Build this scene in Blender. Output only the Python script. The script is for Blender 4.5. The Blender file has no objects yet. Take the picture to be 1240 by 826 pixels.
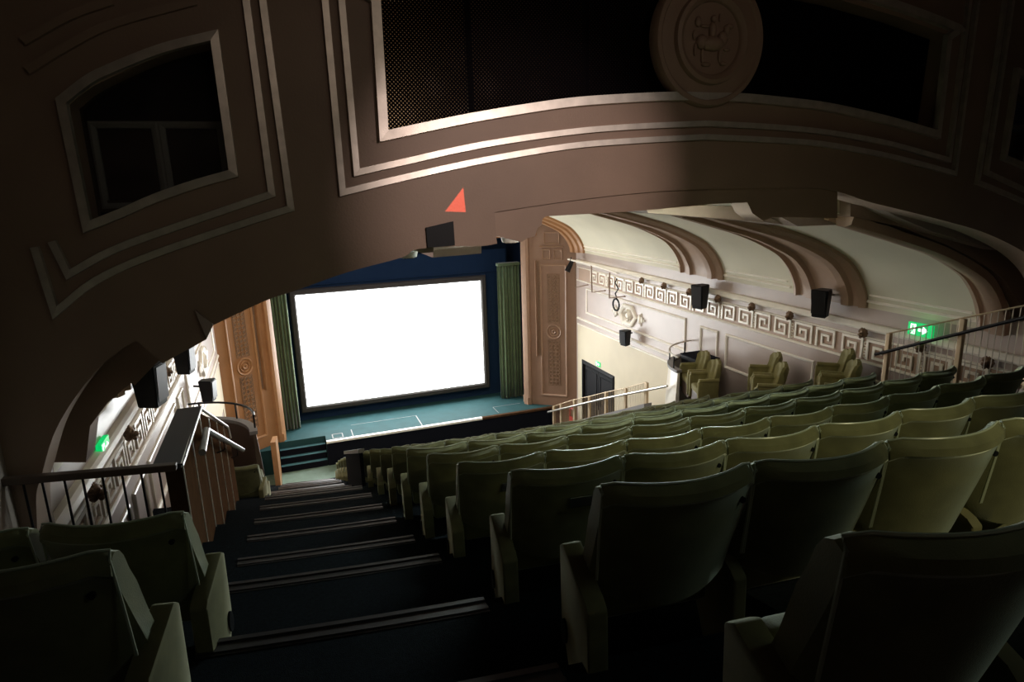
import bpy, bmesh, math, random
from mathutils import Vector, Matrix
random.seed(7)
PI = math.pi
S = bpy.context.scene
COL = S.collection

# ------------------------------------------------------------------ camera
F = 776.0; CX, CY = 620.0, 413.0
def _d(u, v): return Vector((u - CX, -(v - CY), -F)).normalized()
_up = -_d(715, 3603)
_y = _d(328, 233); _y = (_y - _up * _y.dot(_up)).normalized()
_x = _y.cross(_up)
ROT = Matrix((_x, _y, _up))                       # world <- camera
cd = bpy.data.cameras.new('camera'); cam = bpy.data.objects.new('camera', cd); COL.objects.link(cam)
cam.matrix_world = ROT.to_4x4()
cd.sensor_width = 36; cd.lens = F / 1240 * 36; cd.clip_start = .05; cd.clip_end = 200
S.camera = cam
def ray(u, v): return ROT @ _d(u, v)
def onY(u, v, Y): r = ray(u, v); return r * (Y / r.y)
def onX(u, v, X): r = ray(u, v); return r * (X / r.x)

# ------------------------------------------------------------------ world, exposure, lights
w = bpy.data.worlds.new('world'); S.world = w; w.use_nodes = True
w.node_tree.nodes['Background'].inputs[0].default_value = (.02, .02, .025, 1)
w.node_tree.nodes['Background'].inputs[1].default_value = .05
S.view_settings.view_transform = 'Standard'; S.view_settings.look = 'None'
S.view_settings.exposure = 0; S.view_settings.gamma = 1; S.view_settings.use_curve_mapping = False
SCREEN_POWER = 11.5
def area(name, loc, target, sx, sy, power, color, spread=180):
    l = bpy.data.lights.new(name, 'AREA'); l.shape = 'RECTANGLE'; l.size = sx; l.size_y = sy
    l.energy = power; l.color = color; l.spread = math.radians(spread)
    o = bpy.data.objects.new(name, l); COL.objects.link(o); o.location = loc
    o.rotation_euler = (Vector(target) - Vector(loc)).to_track_quat('-Z', 'Y').to_euler(); return o
def spot(name, loc, target, power, color, angle, blend=.5, size=.05):
    l = bpy.data.lights.new(name, 'SPOT'); l.energy = power; l.color = color
    l.spot_size = math.radians(angle); l.spot_blend = blend; l.shadow_soft_size = size
    o = bpy.data.objects.new(name, l); COL.objects.link(o); o.location = loc
    o.rotation_euler = (Vector(target) - Vector(loc)).to_track_quat('-Z', 'Y').to_euler(); return o
XC = 3.53
area('vault_fill_front', (XC, 14.0, -.9), (XC, 15.5, -5), 5, 2.5, 150, (1, .92, .86))  # unseen light added below the vault to brighten the front walls
area('seat_rim_fill', (3.0, 5.98, -.17), (2.4, 2.2, -1.2), 3.4, .06, 150, (.85, 1, .97))  # unseen strip added behind the arch to rim the seat tops
area('vault_fill_mid', (XC, 9.5, -.75), (XC, 9.8, -5), 4.5, 2.5, 95, (1, .9, .8))  # second unseen vault fill, added for the middle walls and rows
area('proscenium_fill', (XC, 12.5, -1.0), (XC, 19.5, -3.6), 6, .8, 42, (1, .74, .54), 120)  # added unseen fill for pilaster faces turned away from the screen
area('stage_blue_fill', (XC, 19.9, -2.2), (XC, 22.2, -4.4), 7, .4, 10, (.2, .45, 1))  # added unseen blue fill lifting the cloth behind the screen
area('arch_wall_fill', (2.2, -1.8, 2.2), (2.0, 4.8, 1.2), 2.4, .8, 3.4, (1, .78, .62), 70)  # unseen fill added behind the camera to lift the arch wall
area('balcony_fill', (4.5, -.5, 2.4), (1.6, 2.6, -1.4), 1.5, 1, 2.2, (.8, 1, .85), 80)  # unseen fill added overhead to lift the near seat backs
spot('projector_spill_pink', (XC - .4, -2.2, 1.6), tuple(onY(645, 240, 4.82)), 900, (1, .80, .74), 24, .8, .02)
def gobo(name, loc, tri, power, color):
    """a small lamp masked to a triangle, as light leaking past the projector shutter"""
    c = sum(tri, Vector()) / 3; o = spot(name, loc, tuple(c), power, color, 12, 0, .002)
    Q = o.rotation_euler.to_matrix().inverted(); L = [Q @ (t - Vector(loc)) for t in tri]; pts = [(v.x / -v.z, v.y / -v.z) for v in L]
    l = o.data; l.use_nodes = True; nt = l.node_tree; em = nt.nodes['Emission']
    tc = nt.nodes.new('ShaderNodeTexCoord'); sp = nt.nodes.new('ShaderNodeSeparateXYZ'); nt.links.new(tc.outputs['Normal'], sp.inputs[0])
    def mth(op, a, b=None):
        n = nt.nodes.new('ShaderNodeMath'); n.operation = op
        for i, v in enumerate((a, b)):
            if v is None: continue
            if isinstance(v, (int, float)): n.inputs[i].default_value = v
            else: nt.links.new(v, n.inputs[i])
        return n.outputs[0]
    az = mth('ABSOLUTE', sp.outputs[2]); x = mth('DIVIDE', sp.outputs[0], az); y = mth('DIVIDE', sp.outputs[1], az)
    area2 = (pts[1][0] - pts[0][0]) * (pts[2][1] - pts[0][1]) - (pts[1][1] - pts[0][1]) * (pts[2][0] - pts[0][0])
    res = None
    for i in range(3):
        (ax, ay), (bx, by) = pts[i], pts[(i + 1) % 3]
        if area2 < 0: (ax, ay), (bx, by) = (bx, by), (ax, ay)
        e = mth('SUBTRACT', mth('MULTIPLY', mth('SUBTRACT', y, ay), bx - ax), mth('MULTIPLY', mth('SUBTRACT', x, ax), by - ay))
        g = mth('GREATER_THAN', e, 0.0); res = g if res is None else mth('MULTIPLY', res, g)
    nt.links.new(res, em.inputs['Strength'])
    return o
gobo('shutter_leak_red', (XC - .6, -2.0, 1.5), [onY(539, 256, 4.82), onY(564, 257, 4.82), onY(561, 227, 4.82)], 4300, (1, .12, .07))
spot('projector_spill_seats', (XC, -2.2, 1.7), (2.75, 1.9, -1.1), 330, (1, .90, .5), 27, 1, .05)

# ------------------------------------------------------------------ materials
MATS = {}
def mat(name, col, rough=.6, metal=0, noise=0, scale=6, bump=0, emit=None, estr=0, sheen=0, sheen_tint=(1, 1, 1), spec=.5, coat=0, bscale=60):
    if name in MATS: return MATS[name]
    m = bpy.data.materials.new(name); m.use_nodes = True; MATS[name] = m
    nt = m.node_tree; b = nt.nodes['Principled BSDF']
    b.inputs['Base Color'].default_value = (*col, 1); b.inputs['Roughness'].default_value = rough
    b.inputs['Metallic'].default_value = metal; b.inputs['Specular IOR Level'].default_value = spec
    if sheen:
        b.inputs['Sheen Weight'].default_value = sheen; b.inputs['Sheen Tint'].default_value = (*sheen_tint, 1)
        b.inputs['Sheen Roughness'].default_value = .35
    if coat: b.inputs['Coat Weight'].default_value = coat
    tc = nt.nodes.new('ShaderNodeTexCoord')
    if noise:
        n = nt.nodes.new('ShaderNodeTexNoise'); n.inputs['Scale'].default_value = scale; n.inputs['Detail'].default_value = 5
        r = nt.nodes.new('ShaderNodeValToRGB')
        r.color_ramp.elements[0].color = (*[c * (1 - noise) for c in col], 1); r.color_ramp.elements[0].position = .3
        r.color_ramp.elements[1].color = (*[min(1, c * (1 + noise)) for c in col], 1); r.color_ramp.elements[1].position = .7
        nt.links.new(tc.outputs['Object'], n.inputs['Vector']); nt.links.new(n.outputs['Fac'], r.inputs[0])
        nt.links.new(r.outputs[0], b.inputs['Base Color'])
    if bump:
        n2 = nt.nodes.new('ShaderNodeTexNoise'); n2.inputs['Scale'].default_value = bscale
        bp = nt.nodes.new('ShaderNodeBump'); bp.inputs['Strength'].default_value = bump; bp.inputs['Distance'].default_value = .01
        nt.links.new(tc.outputs['Object'], n2.inputs['Vector']); nt.links.new(n2.outputs['Fac'], bp.inputs['Height'])
        nt.links.new(bp.outputs[0], b.inputs['Normal'])
    if emit:
        b.inputs['Emission Color'].default_value = (*emit, 1); b.inputs['Emission Strength'].default_value = estr
    return m
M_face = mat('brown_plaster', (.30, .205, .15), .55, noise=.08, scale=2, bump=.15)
M_silver = mat('silver_moulding', (.60, .55, .49), .40, .6, noise=.15, scale=9)
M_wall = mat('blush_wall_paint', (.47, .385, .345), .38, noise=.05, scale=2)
M_rib = mat('rib_paint', (.40, .27, .19), .5, noise=.05)
M_cream = mat('cream_wall_paint', (.70, .62, .46), .6, noise=.04, scale=1.5)
M_vault = mat('vault_paint', (.66, .62, .48), .65, noise=.05, scale=1)
M_trim = mat('ivory_trim', (.93, .88, .78), .28, noise=.04)
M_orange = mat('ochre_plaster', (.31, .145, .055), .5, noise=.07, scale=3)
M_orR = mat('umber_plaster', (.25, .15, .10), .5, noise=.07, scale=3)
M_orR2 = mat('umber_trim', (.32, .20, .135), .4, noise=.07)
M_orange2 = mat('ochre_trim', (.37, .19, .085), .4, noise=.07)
M_bronze = mat('bronze_boss', (.22, .14, .09), .4, .3, noise=.2, scale=30)
M_carpet = mat('navy_carpet', (.009, .012, .015), 1, spec=.05, noise=.35, scale=60, bump=.5, bscale=300)
M_wood = mat('dark_wood_floor', (.055, .04, .034), .4, noise=.25, scale=8)
M_nose = mat('nosing_metal', (.04, .035, .036), .45, .3)
M_velvet = mat('green_velvet', (.15, .15, .072), .75, noise=.22, scale=7, bump=.12, bscale=250, sheen=1, sheen_tint=(.8, .88, .76), spec=.25)
M_velvet2 = mat('green_velvet_side', (.15, .14, .07), .75, noise=.2, scale=9, sheen=.9, sheen_tint=(.8, .85, .6), spec=.25)
M_olive = mat('olive_velvet', (.19, .17, .065), .75, noise=.15, scale=8, sheen=.4, sheen_tint=(.9, .85, .6), spec=.25)
M_pipe = mat('glint_green_piping', (.36, .40, .30), .3)  # paler than the velvet to imitate rim glint along the seat edges
M_dark = mat('black_plastic', (.008, .009, .011), .5, spec=.2)
M_blackm = mat('black_metal', (.02, .02, .022), .35, .6)
M_stage = mat('teal_stage_floor', (.02, .066, .072), .8, spec=.2, noise=.12, scale=3)
M_stagef = mat('stage_front', (.008, .009, .014), .9, spec=.05)
M_tread = mat('lit_teal_tread', (.06, .17, .20), .7)
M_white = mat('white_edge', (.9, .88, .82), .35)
M_blue = mat('blue_masking', (.011, .027, .06), .9, noise=.05, spec=.1, scale=2)
M_frame = mat('screen_frame', (.035, .03, .025), .7)
M_curt = mat('green_curtain', (.085, .13, .06), .8, noise=.15, scale=5, sheen=.3)
M_screen = mat('lit_screen', (.9, .9, .9), .8, emit=(.97, 1, 1), estr=SCREEN_POWER)
M_woodp = mat('wood_panel', (.075, .04, .022), 1, spec=0, noise=.18, scale=10)
M_steel = mat('steel_rail', (.62, .58, .52), .28, .8)
M_brass = mat('post_metal', (.50, .38, .24), .4, .4)
M_darkbr = mat('dark_brown_rail', (.09, .06, .045), .4)
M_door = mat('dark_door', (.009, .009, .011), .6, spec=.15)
M_exitg = mat('exit_green', (0, .4, .12), .5, emit=(.0, .85, .2), estr=.6)
M_exitw = mat('exit_white', (.9, 1, .9), .5, emit=(.85, 1, .9), estr=1.6)
M_red = mat('red_paint', (.5, .03, .03), .4)
M_plate = mat('number_plate', (.35, .35, .36), .2, .9)
M_greenfl = mat('pale_green_floor', (.16, .24, .19), .7, noise=.1)
M_grey = mat('grey_paint', (.22, .21, .21), .55)
M_slab = mat('dark_grey_board', (.06, .055, .062), .6)
M_boardm = mat('baffle_board', (.42, .33, .29), .55, noise=.05)

# perforated grille: a real sheet with procedural round holes
def perf():
    m = bpy.data.materials.new('perforated_grille'); m.use_nodes = True; nt = m.node_tree; b = nt.nodes['Principled BSDF']
    b.inputs['Base Color'].default_value = (.006, .005, .006, 1); b.inputs['Roughness'].default_value = .9; b.inputs['Specular IOR Level'].default_value = .02
    out = nt.nodes['Material Output']; tc = nt.nodes.new('ShaderNodeTexCoord')
    mp = nt.nodes.new('ShaderNodeMapping'); mp.inputs['Rotation'].default_value = (0, PI / 4, 0)
    vo = nt.nodes.new('ShaderNodeTexVoronoi'); vo.inputs['Scale'].default_value = 48; vo.inputs['Randomness'].default_value = 0
    lt = nt.nodes.new('ShaderNodeMath'); lt.operation = 'LESS_THAN'; lt.inputs[1].default_value = .38
    tr = nt.nodes.new('ShaderNodeBsdfTransparent'); mx = nt.nodes.new('ShaderNodeMixShader')
    nt.links.new(tc.outputs['Object'], mp.inputs['Vector']); nt.links.new(mp.outputs[0], vo.inputs['Vector'])
    nt.links.new(vo.outputs['Distance'], lt.inputs[0]); nt.links.new(lt.outputs[0], mx.inputs[0])
    nt.links.new(b.outputs[0], mx.inputs[1]); nt.links.new(tr.outputs[0], mx.inputs[2]); nt.links.new(mx.outputs[0], out.inputs[0])
    return m
M_perf = perf()
def glassm():
    m = bpy.data.materials.new('dark_glass'); m.use_nodes = True; nt = m.node_tree; b = nt.nodes['Principled BSDF']
    b.inputs['Base Color'].default_value = (.02, .022, .025, 1); b.inputs['Roughness'].default_value = .08; b.inputs['Alpha'].default_value = .35
    return m
M_glass = glassm()

# ------------------------------------------------------------------ helpers
def link(name, bm, m, parent=None, smooth=False):
    me = bpy.data.meshes.new(name); bmesh.ops.recalc_face_normals(bm, faces=bm.faces[:]); bm.to_mesh(me); bm.free()
    me.materials.append(m)
    if smooth:
        me.shade_smooth()
        try: me.set_sharp_from_angle(angle=math.radians(40))
        except Exception: pass
    o = bpy.data.objects.new(name, me); COL.objects.link(o)
    if parent: o.parent = parent
    return o
def struct(name, bm, m, **k): o = link(name, bm, m, **k); o['kind'] = 'structure'; return o
def tag(o, label, cat, group=None):
    o['label'] = label; o['category'] = cat
    if group: o['group'] = group
    return o
def empty(name, loc, rz=0):
    o = bpy.data.objects.new(name, None); COL.objects.link(o); o.location = loc; o.rotation_euler = (0, 0, rz); return o
def dup(root):
    r = root.copy(); COL.objects.link(r)
    for ch in list(root.children):
        c = ch.copy(); COL.objects.link(c); c.parent = r
        for g in ch.children:
            d = g.copy(); COL.objects.link(d); d.parent = c
    return r
def box(bm, x0, x1, y0, y1, z0, z1, M=None):
    vs = [bm.verts.new(p) for p in ((x0,y0,z0),(x1,y0,z0),(x1,y1,z0),(x0,y1,z0),(x0,y0,z1),(x1,y0,z1),(x1,y1,z1),(x0,y1,z1))]
    for f in ((0,3,2,1),(4,5,6,7),(0,1,5,4),(1,2,6,5),(2,3,7,6),(3,0,4,7)): bm.faces.new([vs[i] for i in f])
    if M is not None:
        for v in vs: v.co = M @ v.co
    return vs
def bevbox(bm, x0, x1, y0, y1, z0, z1, r=.01, M=None, seg=2):
    t = bmesh.new(); box(t, x0, x1, y0, y1, z0, z1)
    bmesh.ops.bevel(t, geom=t.edges[:] , offset=r, segments=seg, affect='EDGES', profile=.6)
    if M is not None: bmesh.ops.transform(t, matrix=M, verts=t.verts[:])
    me = bpy.data.meshes.new('t'); t.to_mesh(me); t.free(); bm.from_mesh(me); bpy.data.meshes.remove(me)
def prism(bm, pts, vec):
    """closed polygon (3D points) extruded by vec"""
    a = [bm.verts.new(p) for p in pts]; b = [bm.verts.new(Vector(p) + Vector(vec)) for p in pts]; n = len(pts)
    bm.faces.new(a); bm.faces.new(b[::-1])
    for i in range(n): bm.faces.new((a[i], b[i], b[(i + 1) % n], a[(i + 1) % n]))
def tube(bm, pts, r, n=8, closed=False):
    pts = [Vector(p) for p in pts]; rings = []
    N = len(pts)
    for i, p in enumerate(pts):
        a = pts[(i - 1) % N] if (i > 0 or closed) else p; b = pts[(i + 1) % N] if (i < N - 1 or closed) else p
        t = (b - a).normalized(); ref = Vector((0, 0, 1)) if abs(t.z) < .9 else Vector((1, 0, 0))
        u = t.cross(ref).normalized(); v = t.cross(u)
        rings.append([bm.verts.new(p + u * r * math.cos(2 * PI * k / n) + v * r * math.sin(2 * PI * k / n)) for k in range(n)])
    for i in range(N if closed else N - 1):
        A, B = rings[i], rings[(i + 1) % N]
        for k in range(n): bm.faces.new((A[k], A[(k + 1) % n], B[(k + 1) % n], B[k]))
    if not closed: bm.faces.new(rings[0]); bm.faces.new(rings[-1][::-1])
def ball(bm, c, r, s=(1, 1, 1), sub=2):
    bmesh.ops.create_icosphere(bm, subdivisions=sub, radius=r, matrix=Matrix.Translation(c) @ Matrix.Diagonal((*s, 1)))
def strip(bm, fn, pts, width, depth, closed=False, d0=0.0, prof=None):
    """moulding swept in a plane: pts (u,v), fn(u,v,d) -> world; the profile steps in depth"""
    pts = [Vector(p) for p in pts]; N = len(pts)
    prof = prof or [(-.5, 0), (-.42, .75), (-.15, 1), (.15, .8), (.42, .55), (.5, 0)]
    rows = []
    for i, p in enumerate(pts):
        a = pts[(i - 1) % N] if (i > 0 or closed) else None; b = pts[(i + 1) % N] if (i < N - 1 or closed) else None
        ts = []
        if a is not None: ts.append((p - a).normalized())
        if b is not None: ts.append((b - p).normalized())
        ns = [Vector((-t.y, t.x)) for t in ts]
        n = sum(ns, Vector((0, 0))).normalized(); k = 1 / max(.4, n.dot(ns[0]))
        rows.append([bm.verts.new(fn(p.x + n.x * q * width * k, p.y + n.y * q * width * k, d0 + h * depth)) for q, h in prof])
    m = len(prof)
    for i in range(N if closed else N - 1):
        A, B = rows[i], rows[(i + 1) % N]
        for k in range(m - 1): bm.faces.new((A[k], A[k + 1], B[k + 1], B[k]))
        bm.faces.new((A[m - 1], A[0], B[0], B[m - 1]))
    if not closed: bm.faces.new(rows[0]); bm.faces.new(rows[-1][::-1])
def soften(pts, closed=False, lim=24, k=4):
    """round a polyline between its sharp corners"""
    V = [Vector(p[:2]) for p in pts]; N = len(V); out = []
    def corner(i):
        if not closed and (i <= 0 or i >= N - 1): return True
        a, b = V[i % N] - V[(i - 1) % N], V[(i + 1) % N] - V[i % N]
        return a.length < 1e-5 or b.length < 1e-5 or math.degrees(a.angle(b)) > lim
    for i in range(N if closed else N - 1):
        p1, p2 = V[i], V[(i + 1) % N]; c1, c2 = corner(i), corner((i + 1) % N if closed else i + 1)
        if (p2 - p1).length < .05 or (c1 and c2): out.append(tuple(p1)); continue
        p0 = V[(i - 1) % N] if not c1 else p1 * 2 - p2; p3 = V[(i + 2) % N] if not c2 else p2 * 2 - p1
        for j in range(k):
            t = j / k; out.append(tuple(.5 * ((2 * p1) + (p2 - p0) * t + (2 * p0 - 5 * p1 + 4 * p2 - p3) * t * t + (3 * p1 - p0 - 3 * p2 + p3) * t ** 3)))
    if not closed: out.append(tuple(V[-1]))
    return out
def plate(outer, holes, th):
    """filled 2D outline with holes, extruded; returns mesh in XY, thickness centred on z"""
    c = bpy.data.curves.new('p', 'CURVE'); c.dimensions = '2D'; c.fill_mode = 'BOTH'; c.extrude = th / 2
    for loop in [outer] + holes:
        s = c.splines.new('POLY'); s.points.add(len(loop) - 1); s.use_cyclic_u = True
        for i, p in enumerate(loop): s.points[i].co = (p[0], p[1], 0, 1)
    o = bpy.data.objects.new('p', c); COL.objects.link(o); bpy.context.view_layer.update()
    me = bpy.data.meshes.new_from_object(o.evaluated_get(bpy.context.evaluated_depsgraph_get()))
    bm = bmesh.new(); bm.from_mesh(me); bpy.data.objects.remove(o); bpy.data.curves.remove(c); bpy.data.meshes.remove(me)
    return bm
def wallfn(side, off=0.0):
    """(u=y, v=z, d=protrusion) on the right (+1) or left (-1) side wall"""
    X = XC + side * (HW - off)
    return lambda u, v, d: Vector((X - side * d, u, v))
HW = 5.36
XL, XR = XC - HW, XC + HW

# ------------------------------------------------------------------ floor tiers
def off(x): return ((x - 3.53) ** 2 - 2.69 ** 2) / 48
ROWS = [('A', .73, -.60), ('B', 1.61, -.905), ('C', 2.45, -1.22), ('D', 3.39, -1.575), ('E', 4.27, -1.875), ('F', 5.15, -2.18),
        ('G', 6.04, -2.51), ('H', 7.0, -2.91), ('I', 8.08, -3.34), ('J', 9.0, -3.73), ('K', 9.9, -4.12), ('L', 10.75, -4.49),
        ('M', 11.6, -4.85), ('N', 12.6, -5.28), ('O', 13.6, -5.71), ('P', 14.6, -6.15), ('Q', 15.6, -6.6), ('R', 16.6, -7.08)]
FLZ = -8.1; STZ = -7.33; SYF = 18.9
tiers = [(-3.2, -.95), (-.95, -1.02), (-.12, -1.25)] + [(y + .03, z - .95) for n, y, z in ROWS] + [(17.75, FLZ)]
tiers[0] = (-3.2, -.72)
bm = bmesh.new(); NX = 24
xs = [XL + (XR - XL) * i / NX for i in range(NX + 1)]
for k, (y0, z) in enumerate(tiers):
    y1 = tiers[k + 1][0] if k + 1 < len(tiers) else 23.2
    zb = z - .6
    for i in range(NX):
        a, b = xs[i], xs[i + 1]
        fa = off(a) if k < len(tiers) - 1 and k > 0 else 0; fb = off(b) if k < len(tiers) - 1 and k > 0 else 0
        fa = off(a) if k > 0 else 0; fb = off(b) if k > 0 else 0
        ga = off(a) if k + 1 < len(tiers) else 0; gb = off(b) if k + 1 < len(tiers) else 0
        vs = [bm.verts.new(p) for p in ((a, y0 + fa, z), (b, y0 + fb, z), (b, y1 + gb, z), (a, y1 + ga, z),
                                        (a, y1 + ga, zb), (b, y1 + gb, zb))]
        bm.faces.new(vs[:4]); bm.faces.new((vs[3], vs[2], vs[5], vs[4]))
bmesh.ops.remove_doubles(bm, verts=bm.verts[:], dist=.0005)
fl = struct('floor', bm, M_carpet)
# flat pale floor in front of the stage and dark boards at the foot of the left aisle
bm = bmesh.new(); box(bm, XL, XR, 17.95, SYF, FLZ, FLZ + .006); struct('floor_front', bm, M_greenfl)
def curved_slab(x0, x1, y, z, dy, dz, n=8, yb=0):
    b = bmesh.new()
    for i in range(n):
        a, c = x0 + (x1 - x0) * i / n, x0 + (x1 - x0) * (i + 1) / n
        v = [b.verts.new(p) for p in ((a, y + off(a) + yb, z), (c, y + off(c) + yb, z), (c, y + off(c) + dy, z), (a, y + off(a) + dy, z),
                                      (a, y + off(a) + yb, z + dz), (c, y + off(c) + yb, z + dz), (c, y + off(c) + dy, z + dz), (a, y + off(a) + dy, z + dz))]
        for f in ((0, 3, 2, 1), (4, 5, 6, 7), (0, 1, 5, 4), (2, 3, 7, 6)): b.faces.new([v[j] for j in f])
        if i == 0: b.faces.new((v[3], v[0], v[4], v[7]))
        if i == n - 1: b.faces.new((v[1], v[2], v[6], v[5]))
    return b
n_trim = 0
for k in range(3, len(tiers)):
    y, z = tiers[k]; zt = tiers[k - 1][1]
    # the nosing caps the front edge of the tread above the riser; three ribs
    bm = bmesh.new()
    for (a, b_, h) in ((-.075, -.055, .010), (-.015, .010, .012), (-.09, .006, .004)):
        t = curved_slab(-.5, .72, y, zt, b_, h, yb=a)
        me = bpy.data.meshes.new('t'); t.to_mesh(me); t.free(); bm.from_mesh(me); bpy.data.meshes.remove(me)
    n_trim += 1; struct(f'trim_{n_trim}', bm, M_nose if k < 12 else M_wood)
for k in range(12, len(tiers) - 1):
    y, z = tiers[k]; y1 = tiers[k + 1][0]
    n_trim += 1; struct(f'trim_{n_trim}', curved_slab(-.84, .76, y, z, y1 - y - .14, .004, yb=.01), M_wood)

# ------------------------------------------------------------------ stage
bm = bmesh.new()
prism(bm, [(XL, SYF, STZ), (-.60, SYF, STZ), (-.60, SYF + .51, STZ), (.76, SYF + .51, STZ), (.76, SYF, STZ), (XR, SYF, STZ), (XR, 23.2, STZ), (XL, 23.2, STZ)], (0, 0, -(STZ - FLZ)))
st = struct('stage', bm, M_stage)
bm = bmesh.new(); box(bm, .76, XR - .02, SYF - .03, SYF, FLZ, STZ - .05); struct('trim_90', bm, M_stagef)
e = tag(empty('stage_edge', (.76, SYF, STZ)), 'edging strip along the front lip of the teal stage, coloured white where lit', 'edging')
bm = bmesh.new(); bevbox(bm, 0, 4.9, -.07, .05, -.05, .02, .006); link('edge_strip', bm, M_white, e)  # one edging; white and brown imitate its lit and dimmer stretches
bm = bmesh.new(); bevbox(bm, 4.9, XR - 1.25, -.07, .05, -.05, .02, .006); o = link('edge_strip', bm, M_woodp, e); o['label'] = 'end of the edging coloured brown where less lit'
s = tag(empty('stage_steps', (.08, SYF + .51, FLZ)), 'dark steps up to the stage at the foot of the left aisle', 'steps')
for i in range(3):
    bm = bmesh.new(); box(bm, -.66, .66, -.51 + i * .17 - .02, -.005, i * .19 + .001, (i + 1) * .19); o = link('step', bm, M_stagef, s)
    bm = bmesh.new(); box(bm, -.66, .66, -.51 + i * .17 - .01, -.51 + (i + 1) * .17 - .025, (i + 1) * .19, (i + 1) * .19 + .006); t = link('tread', bm, M_tread, o); t['label'] = 'teal tread coloured lighter to look lit'  # lighter teal on the treads imitates light on their tops
# floor markings of the stage: trap outline and joint lines
e = tag(empty('floor_socket', (1.12, 19.25, STZ)), 'small pale square hatch frame let into the stage floor at left', 'hatch')
bm = bmesh.new(); strip(bm, lambda u, v, d: Vector((u, v, d)), [(-.15, -.17), (.15, -.17), (.15, .17), (-.15, .17)], .03, .006, True); link('hatch_frame', bm, M_grey, e)
bm = bmesh.new(); box(bm, -.13, .13, -.13, .13, .001, .004); link('hatch_lid', bm, M_stage, e)
bm = bmesh.new(); box(bm, 1.55, 1.58, SYF + .05, 19.6, STZ, STZ + .004); box(bm, 3.7, 3.73, SYF + .05, 20.0, STZ, STZ + .004); box(bm, 1.6, 3.7, 20.0, 20.015, STZ, STZ + .003); box(bm, 6.3, 7.3, 19.7, 19.72, STZ, STZ + .003); box(bm, 6.3, 6.32, 19.1, 19.7, STZ, STZ + .003); struct('trim_91', bm, M_grey)
# walls around the stage
bm = bmesh.new(); box(bm, XL, XR, 22.6, 22.8, FLZ, .5); struct('wall_stage_back', bm, M_blue)
bm = bmesh.new(); box(bm, XL, -.95, 19.7, 22.6, STZ, .3); box(bm, 8.0, XR, 19.7, 22.6, STZ, .3); struct('wall_stage_sides', bm, M_blue)
bm = bmesh.new(); box(bm, XL, XR, 19.2, 22.8, -.9, -.7); struct('ceiling_stage', bm, M_blue)
# screen
sx0, sx1, sz0, sz1, sy = .37, 6.41, -6.81, -3.16, 20.95
e = tag(empty('cinema_screen', (XC, sy, sz0)), 'big blank glowing white cinema screen in dark frame on the stage', 'screen')
bm = bmesh.new(); box(bm, sx0 - XC, sx1 - XC, 0, .02, 0, sz1 - sz0); link('screen_surface', bm, M_screen, e)
bm = bmesh.new(); box(bm, sx0 - XC - .1, sx1 - XC + .1, .025, .08, -.1, sz1 - sz0 + .1); link('glow_stop_board', bm, M_frame, e)  # added board that keeps the screen's back glow off the cloth
bm = bmesh.new()
strip(bm, lambda u, v, d: Vector((u, -d, v)), [(sx0 - XC - .1, -.1), (sx1 - XC + .1, -.1), (sx1 - XC + .1, sz1 - sz0 + .1), (sx0 - XC - .1, sz1 - sz0 + .1)], .19, .10, True,
      prof=[(-.5, -.5), (-.5, .6), (-.3, 1), (.3, 1), (.5, .6), (.5, -.5)])
link('screen_frame', bm, M_frame, e)
# side masking flats, blue
for nm, a, b in (('left', -.2, .12), ('right', 6.95, 7.3)):
    pass
e = tag(empty('masking_flat', (XC, 21.12, STZ)), 'deep blue masking cloth hung around the screen', 'masking cloth')
bm = bmesh.new()
for i in range(60):
    x0 = -3.9 + i * .13; box(bm, x0, x0 + .13, (.004 if i % 2 else 0), .06, 0, 5.2)
link('cloth', bm, M_blue, e)
bm = bmesh.new(); tube(bm, [(-3.4, -.04, 4.45), (4.0, -.04, 4.45)], .03); link('hem_rail', bm, M_blue, e)
# curtains
def curtain(x0, x1, y, label):
    e = tag(empty('stage_curtain', ((x0 + x1) / 2, y, STZ)), label, 'curtain')
    bm = bmesh.new(); n = 60; H = 4.7; W = x1 - x0; prev = None
    for i in range(n + 1):
        u = i / n; x = -W / 2 + W * u; yy = .05 * math.sin(u * PI * 14) + .03 * math.sin(u * PI * 5)
        c = [bm.verts.new((x, yy * (1.15 - .25 * h / 4), .02 + H * h / 4)) for h in range(5)]
        if prev:
            for h in range(4): bm.faces.new((prev[h], c[h], c[h + 1], prev[h + 1]))
        prev = c
    o = link('drape', bm, M_curt, e, smooth=True); md = o.modifiers.new('s', 'SOLIDIFY'); md.thickness = .015
    bm = bmesh.new(); bevbox(bm, -W / 2, W / 2, -.12, .12, H, H + .1, .02); link('pelmet', bm, M_curt, e)
curtain(6.85, 7.65, 20.4, 'green pleated stage curtain gathered right of the screen')
curtain(-.60, .08, 20.4, 'green pleated stage curtain gathered left of the screen')

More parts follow.
